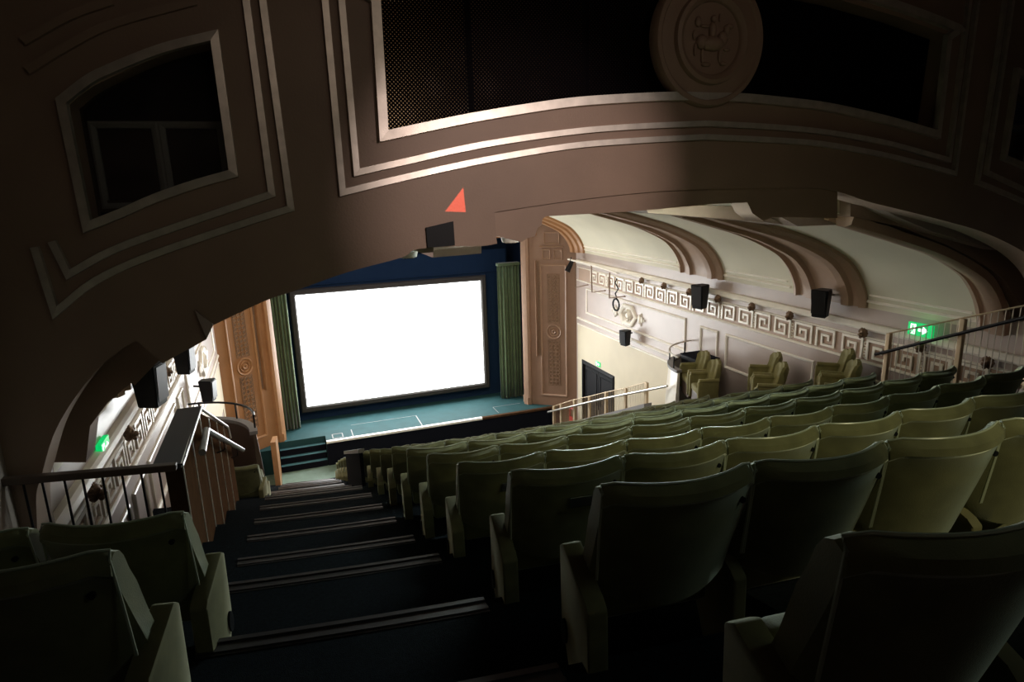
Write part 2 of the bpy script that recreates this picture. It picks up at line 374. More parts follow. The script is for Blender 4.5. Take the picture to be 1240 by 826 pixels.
# ------------------------------------------------------------------ proscenium
def pros(side):
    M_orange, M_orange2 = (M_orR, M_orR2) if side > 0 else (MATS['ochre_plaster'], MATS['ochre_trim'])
    xi, yi, xo, yo = XC + side * 4.02, 19.55, XC + side * 5.36, 18.5
    d = Vector((xo - xi, yo - yi, 0)); L = d.length; d.normalize()
    n = Vector((0, 0, 1)).cross(d) * (1 if side < 0 else -1)
    if n.y > 0: n = -n
    zb = STZ + .02 if True else FLZ
    nm = 'right' if side > 0 else 'left'
    def fn(u, v, dd): return Vector((xi, yi, 0)) + d * u + Vector((0, 0, v)) + n * dd
    bm = bmesh.new()
    prism(bm, [fn(0, FLZ, 0), fn(L, FLZ, 0), Vector((xo, 19.9, FLZ)), Vector((xi, 19.9, FLZ))], (0, 0, 8.0))
    struct('wall_proscenium_' + nm, bm, M_orange)
    e = tag(empty('pilaster', (0, 0, 0)), f'ochre pilaster with pierced lattice strip and roundel {nm} of the stage', 'pilaster')
    bm = bmesh.new(); strip(bm, fn, [(.0, FLZ + .4), (.0, -.4)], .30, .10); link('corner_moulding', bm, M_orange2, e)
    bm = bmesh.new(); strip(bm, fn, [(.52, -6.95), (1.36, -6.95), (1.36, -2.55), (.52, -2.55)], .07, .05, True); link('panel_frame', bm, M_orange2, e)
    bm = bmesh.new(); strip(bm, fn, [(.36, -5.6), (.36, -2.4)], .05, .12); o = link('light_slot', bm, M_orange2, e)
    bm = bmesh.new(); strip(bm, fn, [(.44, -5.55), (.44, -2.4)], .08, .01); o = link('slot_shadow_gap', bm, M_bronze, e)
    # lattice: interlaced circles and diamonds in two stretches with a roundel between
    bm = globals()['_lb'] = bmesh.new()
    def lat(z0, z1, bm=None):
        bm = globals()['_lb']
        cw = .125; nz = round((z1 - z0) / cw); cz = (z1 - z0) / nz
        for j in range(nz):
            for i in range(3):
                cu, cv = .94 + (i - 1) * cw, z0 + (j + .5) * cz
                strip(bm, fn, [(cu + .056 * math.cos(a * PI / 4), cv + .056 * math.sin(a * PI / 4)) for a in range(8)], .014, .025, True)
                if i < 2 and j < nz - 1:
                    strip(bm, fn, [(cu + cw / 2 + .03 * math.cos(a * PI / 2), cv + cz / 2 + .03 * math.sin(a * PI / 2)) for a in range(4)], .016, .035, True)
    lat(-6.6, -5.05); link('lattice_panel', bm, M_orange2, e)
    bm = globals()['_lb'] = bmesh.new(); lat(-4.45, -2.85); link('lattice_panel', bm, M_orange2, e)
    bm = bmesh.new(); strip(bm, fn, [(.74, -6.62), (1.14, -6.62), (1.14, -5.03), (.74, -5.03)], .012, .012, True); strip(bm, fn, [(.74, -4.47), (1.14, -4.47), (1.14, -2.83), (.74, -2.83)], .012, .012, True)
    for z0, z1 in ((-6.6, -5.05), (-4.45, -2.85)): prism(bm, [fn(.75, z0, .004), fn(1.13, z0, .004), fn(1.13, z1, .004), fn(.75, z1, .004)], n * .004)
    link('lattice_backing', bm, M_bronze, e)
    bm = bmesh.new()
    for r, w_, h in ((.23, .05, .05), (.14, .03, .04), (.05, .06, .06)):
        strip(bm, fn, [(.94 + r * math.cos(a * PI / 12), -4.75 + r * math.sin(a * PI / 12)) for a in range(24)], w_, h, True)
    link('roundel', bm, M_orange2, e)
    # arched head above the panel with carved tablets
    bm = bmesh.new()
    for u0, u1, z0, z1 in ((.60, .85, -2.35, -2.05), (.98, 1.24, -2.35, -2.05), (.66, 1.15, -1.85, -1.5)):
        strip(bm, fn, [(u0, z0), (u1, z0), (u1, z1), (u0, z1)], .05, .05, True)
    strip(bm, fn, [(.5, -1.95), (1.3, -1.95)], .06, .06)
    link('carved_tablets', bm, M_orange2, e)
    bm = bmesh.new(); box(bm, min(xi, xi - side * .02) - .05, max(xi, xi - side * .02) + .05, yi - .12, yi + .3, STZ, STZ + .25); link('plinth', bm, M_orange2, e)
pros(1); pros(-1)
# arch above the proscenium, following the vault
VP = [(5.36, -2.1), (5.35, -1.97), (5.31, -1.84), (5.2, -1.63), (5.02, -1.41), (4.78, -1.22), (4.3, -.99), (3.9, -.84), (3.5, -.72), (2.82, -.53), (2.3, -.39), (1.6, -.24), (.8, -.13), (0, -.10)]
VP = VP + [(-x, z) for x, z in VP[-2::-1]]
def _cr(p0, p1, p2, p3, t): return .5 * ((2 * p1) + (-p0 + p2) * t + (2 * p0 - 5 * p1 + 4 * p2 - p3) * t * t + (-p0 + 3 * p1 - 3 * p2 + p3) * t ** 3)
_vs = []
for i in range(len(VP) - 1):
    q = [VP[max(0, i - 1)], VP[i], VP[i + 1], VP[min(len(VP) - 1, i + 2)]]
    for k in range(3): _vs.append(tuple(_cr(*[c[a] for c in q], k / 3) for a in (0, 1)))
_vs.append(VP[-1])
TS = list(range(len(_vs)))
def ell(i, dx=0.0):
    a, b = Vector(_vs[max(0, i - 1)]), Vector(_vs[min(len(_vs) - 1, i + 1)]); t = (b - a).normalized(); n = Vector((-t.y, t.x))
    if n.dot(Vector((0, -1.5)) - Vector(_vs[i])) < 0: n = -n
    p = Vector(_vs[i]) + n * dx * (1 if dx < 0 else min(1, .25 + abs(_vs[i][0]) / 2.8)); return (XC + p.x, p.y)
bm = bmesh.new()
prof = [(18.5, 0), (18.5, .22), (18.3, .22), (18.28, .16), (18.1, .14), (18.05, .08), (17.9, .06), (17.88, 0)]
def sweep(bm, prof, rng=None):
    rings = []
    for t in (rng or TS):
        ring = []
        for y, h in prof:
            x, z = ell(t, dx=h); ring.append(bm.verts.new((x, y, z)))
        rings.append(ring)
    for A, B in zip(rings, rings[1:]):
        for k in range(len(prof) - 1): bm.faces.new((A[k], A[k + 1], B[k + 1], B[k]))
        bm.faces.new((A[-1], A[0], B[0], B[-1]))
    bm.faces.new(rings[0]); bm.faces.new(rings[-1][::-1])
sweep(bm, prof); struct('trim_80', bm, M_orange2, smooth=True)
# tympanum wall over the proscenium opening
bm = bmesh.new(); prism(bm, [(XL, 19.3, -1.6), (XR, 19.3, -1.6), (XR, 19.3, .3), (XL, 19.3, .3)], (0, .3, 0)); struct('wall_over_stage', bm, M_orange)

# ------------------------------------------------------------------ vault and side walls
bm = bmesh.new(); ys = [5.6, 19.6]; rows = []
for t in TS:
    x, z = ell(t); xo, zo = ell(t, dx=-.25)
    rows.append([bm.verts.new((x, ys[0], z)), bm.verts.new((x, ys[1], z)), bm.verts.new((xo, ys[1], zo)), bm.verts.new((xo, ys[0], zo))])
for A, B in zip(rows, rows[1:]):
    for k in range(4): bm.faces.new((A[k], A[(k + 1) % 4], B[(k + 1) % 4], B[k]))
struct('ceiling', bm, M_vault, smooth=True)
ribp = lambda c: [(c - .86, 0), (c - .86, .05), (c - .76, .10), (c - .72, .03), (c - .62, .05), (c - .58, .12), (c - .44, .13), (c - .40, .06), (c - .2, .05),
                  (c + .1, .05), (c + .16, .06), (c + .2, .13), (c + .34, .12), (c + .38, .05), (c + .56, .03), (c + .6, .10), (c + .7, .05), (c + .7, 0)]
for i, c in enumerate((12.1, 8.5)):
    bm = bmesh.new(); sweep(bm, ribp(c)); struct(f'trim_{70 + i}', bm, M_rib, smooth=True)
bm = bmesh.new(); sweep(bm, [(5.46, 0), (5.46, .10), (5.54, .13), (5.66, .12), (5.7, .04), (5.78, .04), (5.8, .07), (5.86, .06), (5.88, 0)], [t for t in TS if _vs[t][0] > 2.3]); struct('trim_74', bm, M_rib, smooth=True)
for side in (1, -1):
    nm = 'right' if side > 0 else 'left'
    x0, x1 = (XR, XR + .3) if side > 0 else (XL - .3, XL)
    bm = bmesh.new()
    if side > 0:   # doorway opening left in the wall by the stage
        box(bm, x0, x1, -3.2, 16.0, -8.7, -1.9); box(bm, x0, x1, 18.0, 23, -8.7, -1.9); box(bm, x0, x1, 16.0, 18.0, -5.6, -1.9); box(bm, x0, x1, 16, 18, -8.7, FLZ)
        box(bm, x0, x1, -3.2, 4.82, -1.9, 2.8)
    else:
        box(bm, x0, x1, -3.2, 23, -8.7, -1.9); box(bm, x0, x1, -3.2, 4.82, -1.9, 2.8)
    struct('wall_' + nm, bm, M_wall)
    fn = wallfn(side)
    # cream lower wall
    bm = bmesh.new()
    for ya, yb, za, zb in ((12.4, 16.0, -8.6, -4.45), (16.0, 18.0, -5.6, -4.45), (18.0, 18.4, -8.6, -4.45)):
        box(bm, *sorted((fn(0, 0, 0).x, fn(0, 0, .012).x)), ya, yb, za, zb)
    struct('wall_lower_' + nm, bm, M_cream)
    bm = bmesh.new()
    W = lambda pts, w_, d_, **k: strip(bm, fn, pts, w_, d_, **k)
    W([(4.9, -2.40), (18.4, -2.40)], .13, .10)                      # ledge
    W([(4.9, -2.58), (18.4, -2.58)], .035, .035); W([(4.9, -2.99), (18.4, -2.99)], .05, .05)
    W([(12.4, -4.22), (18.4, -4.22)], .07, .05); W([(12.4, -4.42), (18.4, -4.42)], .05, .03)
    for y0, y1 in ((5.95, 7.6), (9.4, 11.15), (12.95, 18.1)):      # sills of the vault panels
        W([(y0, -1.88), (y1, -1.88)], .06, .05); W([(y0 - .08, -1.99), (y1 + .08, -1.99)], .05, .04)
    for y0, y1, z0, z1 in ((12.56, 17.75, -3.95, -3.2), (11.37, 11.95, -3.9, -3.27), (8.65, 11.05, -3.98, -3.27), (7.7, 8.3, -3.9, -3.27), (5.0, 7.4, -3.98, -3.27)):
        W([(y0, z0), (y1, z0), (y1, z1), (y0, z1)], .06, .035, closed=True)
    struct(f'trim_{60 + (side > 0)}', bm, M_trim)
    # Greek key frieze
    bm = bmesh.new()
    t = .042
    def key(yc, flip):
        w_, z0, z1 = .46, -2.945, -2.625; zz = lambda q: z0 + (z1 - z0) * q
        P = [(-.5, 0), (-.5, 1), (.42, 1), (.42, .16), (-.2, .16), (-.2, .7), (.14, .7), (.14, .42)]
        pts = [(yc + (p[0] * w_ * .9) * (-1 if flip else 1), zz(p[1])) for p in P]
        strip(bm, fn, pts, t, .03, prof=[(-.5, 0), (-.5, 1), (.5, 1), (.5, 0)])
    bs = [14.39, 13.36, 12.32, 11.29, 10.23, 9.21]
    segs = [(a, b) for a, b in zip(bs[1:], bs)] + [(14.39, 15.42), (15.42, 16.45), (16.45, 17.5), (7.6, 9.21), (6.59, 7.6), (5.62, 6.59)]
    for a, b in segs:
        k = 2 if b - a < 1.3 else 3
        for j in range(k): key(a + (b - a) * (j + .5) / k + 0, j % 2)
    # small rosettes between the keys
    for yb in bs + [15.42, 16.45, 7.6, 6.59, 5.62]:
        for q in range(3): strip(bm, fn, [(yb + .03 * math.cos(a * PI / 3), -2.69 - q * .1 + .035 * math.sin(a * PI / 3)) for a in range(6)], .02, .025, closed=True)
    struct(f'trim_{62 + (side > 0)}', bm, M_trim)
    bm = bmesh.new()                                                # frieze ground and base wall below the frieze
    strip(bm, fn, [(5.0, -2.785), (18.3, -2.785)], .38, .006, prof=[(-.5, 0), (-.5, 1), (.5, 1), (.5, 0)]); struct(f'trim_{64 + (side > 0)}', bm, M_rib)
    # hexagon ornament
    o = tag(empty('wall_plaque', (0, 0, 0)), f'white hexagonal plaster plaque with round boss on the {nm} wall panel', 'plaque')
    bm = bmesh.new(); yc, zc = 15.22, -3.58
    strip(bm, fn, [(yc + .42 * math.cos(a * PI / 3), zc + .27 * math.sin(a * PI / 3)) for a in range(6)], .14, .07, closed=True); link('frame', bm, M_trim, o)
    bm = bmesh.new(); strip(bm, fn, [(yc + .15 * math.cos(a * PI / 10), zc + .13 * math.sin(a * PI / 10)) for a in range(20)], .07, .09, closed=True); ball(bm, fn(yc, zc, .03), .09, (.5, 1, 1)); link('boss', bm, M_trim, o)
    for s_ in (-1, 1):
        bm = bmesh.new()
        for dy, r in ((.62, .09), (.76, .06), (.86, .035)): ball(bm, fn(yc + s_ * dy, zc, .03), r, (.4, .7, 1.5))
        strip(bm, fn, [(yc + s_ * .7, zc - .17), (yc + s_ * .7, zc + .17)], .03, .04)
        link('scrollwork', bm, M_trim, o)
# door by the stage, a dark lobby behind
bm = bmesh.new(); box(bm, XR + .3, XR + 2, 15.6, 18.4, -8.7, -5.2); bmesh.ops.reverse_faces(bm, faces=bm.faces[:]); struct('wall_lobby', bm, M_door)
bm = bmesh.new(); box(bm, XR + .02, XR + .07, 16.05, 17.0, FLZ, -5.65); box(bm, XR + .02, XR + .07, 17.02, 17.95, FLZ, -5.65)
for y0 in (16.15, 17.12):
    for z0, z1 in ((-7.9, -7.0), (-6.8, -5.8)): strip(bm, lambda u, v, d: Vector((XR + .02 - d, u, v)), [(y0, z0), (y0 + .72, z0), (y0 + .72, z1), (y0, z1)], .05, .02, True)
d1 = struct('door_1', bm, M_door)
bm = bmesh.new(); tube(bm, [(XR - .03, 16.9, -7.2), (XR - .03, 16.9, -6.9)], .012); link('door_handle', bm, M_steel, d1)
bm = bmesh.new(); strip(bm, wallfn(1), [(16.0, FLZ), (16.0, -5.6), (18.0, -5.6), (18.0, FLZ)], .14, .06); struct('trim_66', bm, M_door)
# bosses
def boss(name, p, side, label, group):
    b = bmesh.new(); ball(b, (0, 0, 0), .085, (.8, 1, 1.1), 3)
    for a in range(10): ball(b, (.01, .075 * math.cos(a * PI / 5), .075 * math.sin(a * PI / 5)), .036, sub=1)
    ball(b, (-.07, 0, -.02), .045, (1, 1, .8)); ball(b, (-.05, .035, .035), .022); ball(b, (-.05, -.035, .035), .022); ball(b, (-.055, 0, -.075), .03)
    o = link(name, b, M_bronze, smooth=True); o.location = p; o.rotation_euler = (0, 0, 0 if side > 0 else PI); tag(o, label, 'carved boss', group); o.scale = (.85, .85, .85); return o
proto = None
words = ['first', 'second', 'third', 'fourth', 'fifth', 'sixth', 'seventh', 'eighth', 'ninth', 'tenth', 'eleventh', 'twelfth', 'thirteenth', 'fourteenth', 'fifteenth', 'sixteenth', 'seventeenth', 'eighteenth']
for side in (1, -1):
    nm = 'right' if side > 0 else 'left'
    lst = [5.62, 6.59, 7.6, 9.21, 10.23, 11.29, 12.32, 13.36, 14.39] if side > 0 else [6.1, 7.6, 9.21, 10.23]
    for i, y in enumerate(lst):
        p = wallfn(side)(y, -2.50, .10)
        lab = f'bronze lion head boss under {nm} wall ledge, {words[i]} counting from the camera end'
        if proto is None: proto = boss('lion_head_boss', p, side, lab, f'bosses along the {nm} wall ledge')
        else:
            o = proto.copy(); COL.objects.link(o); o.location = p; o.rotation_euler = (0, 0, 0 if side > 0 else PI); o['label'] = lab; o['group'] = f'bosses along the {nm} wall ledge'

# ------------------------------------------------------------------ big arch across the near end
YA = 4.82; TH = .3
right_half = [(0, -.14), (.7, -.155), (1.45, -.20), (1.91, -.25), (2.47, -.37), (3.06, -.50), (3.6, -.63), (4.1, -.80), (4.45, -.95), (4.77, -1.15), (4.95, -1.33), (5.07, -1.54), (5.15, -1.75), (5.18, -1.95), (5.19, -2.3)]
P = lambda L: [(onY(u, v, YA).x, onY(u, v, YA).z) for u, v in L]
right_half = P([(800, 231.5), (860, 229), (920, 228), (1000, 229)]) ; right_half = [(x - XC, z) for x, z in right_half] + [(1.95, -.26), (2.47, -.37), (3.06, -.50), (3.6, -.63), (4.1, -.80), (4.45, -.95), (4.77, -1.15), (4.95, -1.33), (5.07, -1.54), (5.15, -1.75), (5.18, -1.95), (5.19, -2.3)]
left_half = P([(45, 640), (44, 600), (50, 577), (64, 529), (85, 490), (114, 452), (140, 428), (165, 412), (192, 437), (197, 440), (250, 411), (258, 394), (322, 364), (358, 352), (420, 330), (486, 312), (501, 303), (524, 300), (552, 298.5), (584, 298), (602, 295), (601, 288), (599, 257), (647, 249.5), (700, 242), (750, 236)])
left_half = soften(left_half); right_half = [(p[0], p[1]) for p in soften(right_half)]
arc = left_half + [(XC + dx, z) for dx, z in right_half]
outer = [(XL - .2, -3.2)] + [(XC - 5.19, -3.2)] + arc + [(XC + 5.19, -3.2)] + [(XR + .2, -3.2), (XR + .2, 2.9), (XL - .2, 2.9)]
P = lambda L: [(onY(u, v, YA).x, onY(u, v, YA).z) for u, v in L]
winL = P([(84, 127), (112, 105), (169, 78), (210, 63), (256, 51), (278, 207), (237, 219), (190, 234), (150, 251), (110, 269.5)])
winL = soften(winL, True)
mir = lambda L: [(2 * XC - x, z) for x, z in L]
# grille opening, left part up to the medallion, arched top above the frame
gl = P([(466, 162), (549, 143), (617, 131.5), (685, 122), (740, 117.5), (806, 113.5)])
gl = soften(gl)
gtop = [(XC + dx, 1.58 - .3 * (dx / 2.75) ** 2) for dx in (0, -.7, -1.4, -2.1, -2.76)]
gr = [(XC, gl[-1][1])] + gl[::-1] + [(XC - 2.76, 1.28)] + gtop[::-1][1:-1]
gopen = gl + [(XC, gl[-1][1] + .002)] + mir(gl)[::-1] + mir([(XC - 2.76, 1.28)]) + mir(gtop[::-1][1:-1]) + [(XC, 1.6)] + gtop[1:-1] + [(XC - 2.76, 1.28)]
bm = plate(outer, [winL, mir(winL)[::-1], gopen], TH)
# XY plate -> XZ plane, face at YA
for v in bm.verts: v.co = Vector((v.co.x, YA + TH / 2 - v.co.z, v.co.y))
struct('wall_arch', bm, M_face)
ffn = lambda u, v, d: Vector((u, YA - d, v))
def face_trim(name, pts, w_, d_, closed=False, both=True, m=M_silver):
    pts = soften(pts, closed)
    fp = [(-.5, 0), (-.44, 1), (.44, .9), (.5, 0)]; bm = bmesh.new(); strip(bm, ffn, pts, w_, d_, closed, prof=fp)
    if both: strip(bm, ffn, mir(pts), w_, d_, closed, prof=fp)
    struct(name, bm, m)
o1 = P([(384, -60), (393, 0), (414.5, 233), (482, 216.5), (583, 194.5), (685, 177.5), (760, 171)]); o1[-1] = (o1[-1][0], o1[-1][1]); o1.append((XC, o1[-1][1] + .03)); o1[0] = (o1[1][0], 1.75)
o2 = P([(405, -60), (413, 0), (431.5, 209), (482, 197.5), (583, 175.5), (685, 160.5), (760, 154)]); o2.append((XC, o2[-1][1] + .03)); o2[0] = (o2[1][0], 1.7)
o3 = P([(448, -20), (454, 0), (464, 165), (549.5, 147), (617, 135), (685, 125), (740, 120.5), (812, 117)]); o3[0] = (XC - 2.84, 1.32)
o3 += [(XC, o3[-1][1])]
face_trim('trim_1', o1, .05, .04); face_trim('trim_2', o2, .05, .04); face_trim('trim_3', o3, .075, .05)
face_trim('trim_4', [(XC - 2.84, 1.32)] + [(x - .02, z + .07) for x, z in gtop[::-1]], .075, .05)
face_trim('trim_5', [p for p in P([(76, 123), (108, 98), (136, 84), (197, 60), (260, 44), (283, 210), (237, 223), (188, 240), (150, 257), (107, 274)])], .06, .05, True)
face_trim('trim_6', P([(237, 2), (136, 30), (80, 58), (34, 86)]), .05, .03, m=M_face); face_trim('trim_7', P([(136, 2), (85, 20), (29, 51)]), .05, .03, m=M_face)
face_trim('trim_8', [(P([(318, 0)])[0][0], 1.75)] + P([(318, 0), (352, 252), (299, 269), (186, 308), (116, 340), (68, 378), (43, 299)]), .05, .035)
face_trim('trim_9', [(P([(298, 0)])[0][0], 1.75)] + P([(298, 0), (329, 235), (218, 273), (139, 302), (84, 332), (64, 292)]), .05, .035)
bm = bmesh.new()   # recess behind the openings
box(bm, XL - .2, XR + .2, YA + TH + 1.2, YA + TH + 1.3, -.05, 2.9); box(bm, XL - .2, XR + .2, YA + TH - .02, YA + TH + 1.3, -.10, -.02)
box(bm, .42, .47, YA + TH, YA + TH + 1.2, -.12, 2.8)  # unseen partition added to keep the grille lamp off the window
struct('wall_booth', bm, M_face)
# grille sheet
g = tag(empty('grille_screen', (XC, YA + .2, 1)), 'wide dark perforated grille set in the arched wall above the stage', 'grille')
bm = plate([(x * 1.0, z) for x, z in gopen], [], .012)
for v in bm.verts: v.co = Vector((v.co.x - XC, v.co.z, v.co.y - 1))
link('perforated_sheet', bm, M_perf, g)
for x in (-2.0, -1.0, 1.0, 2.0):
    bm = bmesh.new(); box(bm, x - .02, x + .02, .02, .06, -.8, .5); link('stiffener', bm, M_blackm, g)
b = bpy.data.lights.new('grille_lamp', 'POINT'); b.energy = 9; b.color = (1, .85, .55); b.shadow_soft_size = .1
o = bpy.data.objects.new('grille_lamp', b); COL.objects.link(o); o.location = (1.1, YA + TH + .75, .5)
# booth windows
for side in (-1, 1):
    pts = winL if side < 0 else mir(winL)
    nm = 'window_1' if side < 0 else 'window_2'
    x0, x1 = min(p[0] for p in pts), max(p[0] for p in pts); z0, z1 = min(p[1] for p in pts), max(p[1] for p in pts)
    bm = bmesh.new(); box(bm, x0 - .05, x1 + .05, YA + .22, YA + .228, z0 - .05, z1 + .05); wdw = struct(nm, bm, M_glass)
    xm = (x0 + x1) / 2
    for k in range(2):
        a, b_ = (x0 + .04, xm - .02) if k == 0 else (xm + .02, x1 - .04)
        bm = bmesh.new(); strip(bm, lambda u, v, d: Vector((u, YA + .3 - d, v)), [(a, z0 + .1), (b_, z0 + .1), (b_, z0 + .62), (a, z0 + .62)], .05, .03, True); link('window_sash', bm, M_white, wdw)
# medallion
zc = 1.12
e = tag(empty('medallion', (XC, YA, zc)), 'round plaster medallion with raised rider on horseback in the middle of the grille', 'medallion')
def lathe(bm, prof, n=64):
    rings = []
    for r, d in prof: rings.append([bm.verts.new((r * math.cos(2 * PI * k / n), -d, r * math.sin(2 * PI * k / n))) for k in range(n)])
    for A, B in zip(rings, rings[1:]):
        for k in range(n): bm.faces.new((A[k], A[(k + 1) % n], B[(k + 1) % n], B[k]))
    bm.faces.new(rings[0]); bm.faces.new(rings[-1][::-1])
bm = bmesh.new(); lathe(bm, [(.53, -.05), (.53, .03), (.515, .055), (.48, .055), (.465, .04), (.40, .045), (.01, .045)]); link('disc', bm, M_face, e, smooth=True)
bm = bmesh.new(); lathe(bm, [(.36, .03), (.36, .05), (.35, .085), (.32, .095), (.29, .075), (.275, .055), (.275, .03)]); link('inner_ring', bm, M_face, e, smooth=True)
bm = bmesh.new()
for x, z, r, sx, sz in ((0, -.04, .08, 1.5, .75), (.1, .0, .05, 1, 1.2), (.14, .07, .035, .9, 1.3), (.17, .1, .03, 1.4, .7), (-.1, -.03, .055, 1, 1.1), (-.16, -.09, .022, .7, 2.4), (-.09, -.13, .022, .7, 2.6),
                        (.08, -.13, .022, .7, 2.4), (.15, -.08, .02, 1.8, .7), (.0, .06, .045, .8, 1.5), (.01, .15, .03, 1, 1), (-.07, .09, .018, 2.6, .8), (.07, .16, .015, .8, 2.2), (-.14, .12, .03, 1, 1.4), (-.17, .02, .02, 1, 2), (-.05, -.2, .03, 1.6, .6), (.12, -.19, .025, 1.4, .7)):
    ball(bm, (x, -.055, z), r, (sx, .7, sz))
link('rider_relief', bm, M_face, e, smooth=True)

# ------------------------------------------------------------------ lower rib and baffle boards behind the arch
def traced(name, pix, Y, depth, m, label=None, cat=None, top=None, kind=None):
    pts = [onY(u, v, Y) for u, v in pix]; c = sum(pts, Vector()) / len(pts)
    bm = plate([((p - c).x, (p - c).z) for p in pts], [], depth)
    for v_ in bm.verts: v_.co = Vector((v_.co.x, depth / 2 - v_.co.z, v_.co.y))
    o = link(name, bm, m); o.location = c
    if kind: o['kind'] = kind
    else: tag(o, label, cat)
    return o
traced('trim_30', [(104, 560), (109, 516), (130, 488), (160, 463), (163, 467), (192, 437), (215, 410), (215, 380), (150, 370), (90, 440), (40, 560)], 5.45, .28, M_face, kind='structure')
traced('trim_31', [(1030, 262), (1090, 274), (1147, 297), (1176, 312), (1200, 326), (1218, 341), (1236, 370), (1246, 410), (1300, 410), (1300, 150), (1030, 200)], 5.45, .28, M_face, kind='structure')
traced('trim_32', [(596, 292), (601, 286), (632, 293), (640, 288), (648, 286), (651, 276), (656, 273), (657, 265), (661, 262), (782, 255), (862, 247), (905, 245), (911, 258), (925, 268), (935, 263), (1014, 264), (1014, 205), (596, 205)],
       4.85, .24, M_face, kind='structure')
traced('lighting_trough', [(779, 248), (912, 250), (965, 262), (965, 274), (925, 269), (785, 258)], 6.1, .5, M_boardm, 'long pale lighting trough under the arch near the right vault panels', 'lighting trough')
traced('ceiling_baffle', [(937, 258), (1014, 255), (1030, 262), (1026, 272), (966, 274)], 5.9, .3, M_boardm, 'small grey stepped board hanging above the right vault panel', 'baffle')
traced('dark_speaker_niche', [(516, 276), (549, 268), (551, 297), (518, 300)], 4.80, .30, M_dark, 'square dark niche box in the underside of the arch above the screen', 'niche box')
traced('ceiling_trough', [(1050, 243), (1100, 248), (1147, 262), (1217, 287), (1209, 303), (1176, 294), (1130, 281), (1085, 262)], 5.25, .25, M_boardm, 'faint curved trough board on the right haunch of the arch', 'trough')
traced('angled_flap', [(501, 303), (526, 295), (524, 312)], 5.0, .2, M_boardm, 'small angled flap beside the dark niche box above the screen', 'flap')
traced('lighting_ledge', [(526, 303), (583, 297), (583, 307), (524, 312)], 5.9, .25, M_boardm, 'pink lit ledge hanging just above the screen top', 'ledge')
traced('triangular_flap', [(236, 376), (258, 393), (250, 410)], 4.79, .06, M_boardm, 'pale triangular flap at the left lower edge of the arch', 'flap')
for pos, lab in (((618, 290), 'round ceiling downlight glinting right above the blue stage cloth'), ((494, 308), 'small ceiling downlight glinting left of the angled flap')):
    p = onY(pos[0], pos[1], 5.62); e = tag(empty('downlight', p), lab, 'downlight')
    bm = bmesh.new(); bmesh.ops.create_cone(bm, segments=20, radius1=.075, radius2=.09, depth=.05, cap_ends=True); link('rim', bm, M_white, e, smooth=True)
    bm = bmesh.new(); bmesh.ops.create_cone(bm, segments=20, radius1=.05, radius2=.05, depth=.07, cap_ends=True); link('lens', bm, M_plate, e)

# balcony enclosure behind and above the camera
bm = bmesh.new(); box(bm, XL - .3, XR + .3, -3.4, -3.2, -4, 2.8); struct('wall_back', bm, M_face)
bm = bmesh.new(); box(bm, XL - .3, XR + .3, -3.4, YA + 1.8, 2.8, 3.0); struct('ceiling_balcony', bm, M_face)

# ------------------------------------------------------------------ cinema seats
def back_bm(w_=.53):
    bm = bmesh.new(); n = 18; rings = []
    for i in range(n + 1):
        s = -1 + 2 * i / n; a = abs(s)
        x = s * w_ / 2; f = .085 * s * s + (.008 * max(0, (a - .9) / .1) ** 2)
        dz = -.022 * max(0, (a - .93) / .07) ** 2; zb = .525 - .065 * (1 - s * s) + .02 * max(0, (a - .9) / .1) ** 2
        P_ = [(.004, .945 + dz), (-.012, .932 + dz), (-.016, .905 + dz), (-.004, .893 + dz), (.0, .889 + dz)]
        for k in range(1, 6): P_.append((.0 + .12 * (k / 5) ** 1.1, .889 + dz + (zb - .889 - dz) * k / 5))
        P_ += [(.14, zb - .010), (.165, zb), (.172, zb + .04), (.143, .66), (.125, .72), (.105, .79), (.078, .87 + dz), (.062, .92 + dz), (.045, .945 + dz), (.022, .954 + dz)]
        th = 1 if a < .97 else .86
        rings.append([bm.verts.new((x, f + y, z)) for y, z in P_])
    m = len(rings[0])
    for A, B in zip(rings, rings[1:]):
        for k in range(m): bm.faces.new((A[k], A[(k + 1) % m], B[(k + 1) % m], B[k]))
    bm.faces.new(rings[0]); bm.faces.new(rings[-1][::-1])
    return bm
def arm_bm(x, inner=0):
    """padded end standard: flat top, straight upper front, slanting lower front"""
    bm = bmesh.new()
    pts = [(.085, .0), (.06, .30), (.06, .525), (.09, .55), (.31, .635), (.345, .61), (.335, .33), (.18, .0)]
    hw = .026 if inner else .035
    prism(bm, [(x - hw, y + .06 * inner, z * (1 - .05 * inner)) for y, z in pts], (2 * hw, 0, 0))
    bmesh.ops.bevel(bm, geom=bm.edges[:], offset=.010, segments=2, affect='EDGES', profile=.6)
    return bm
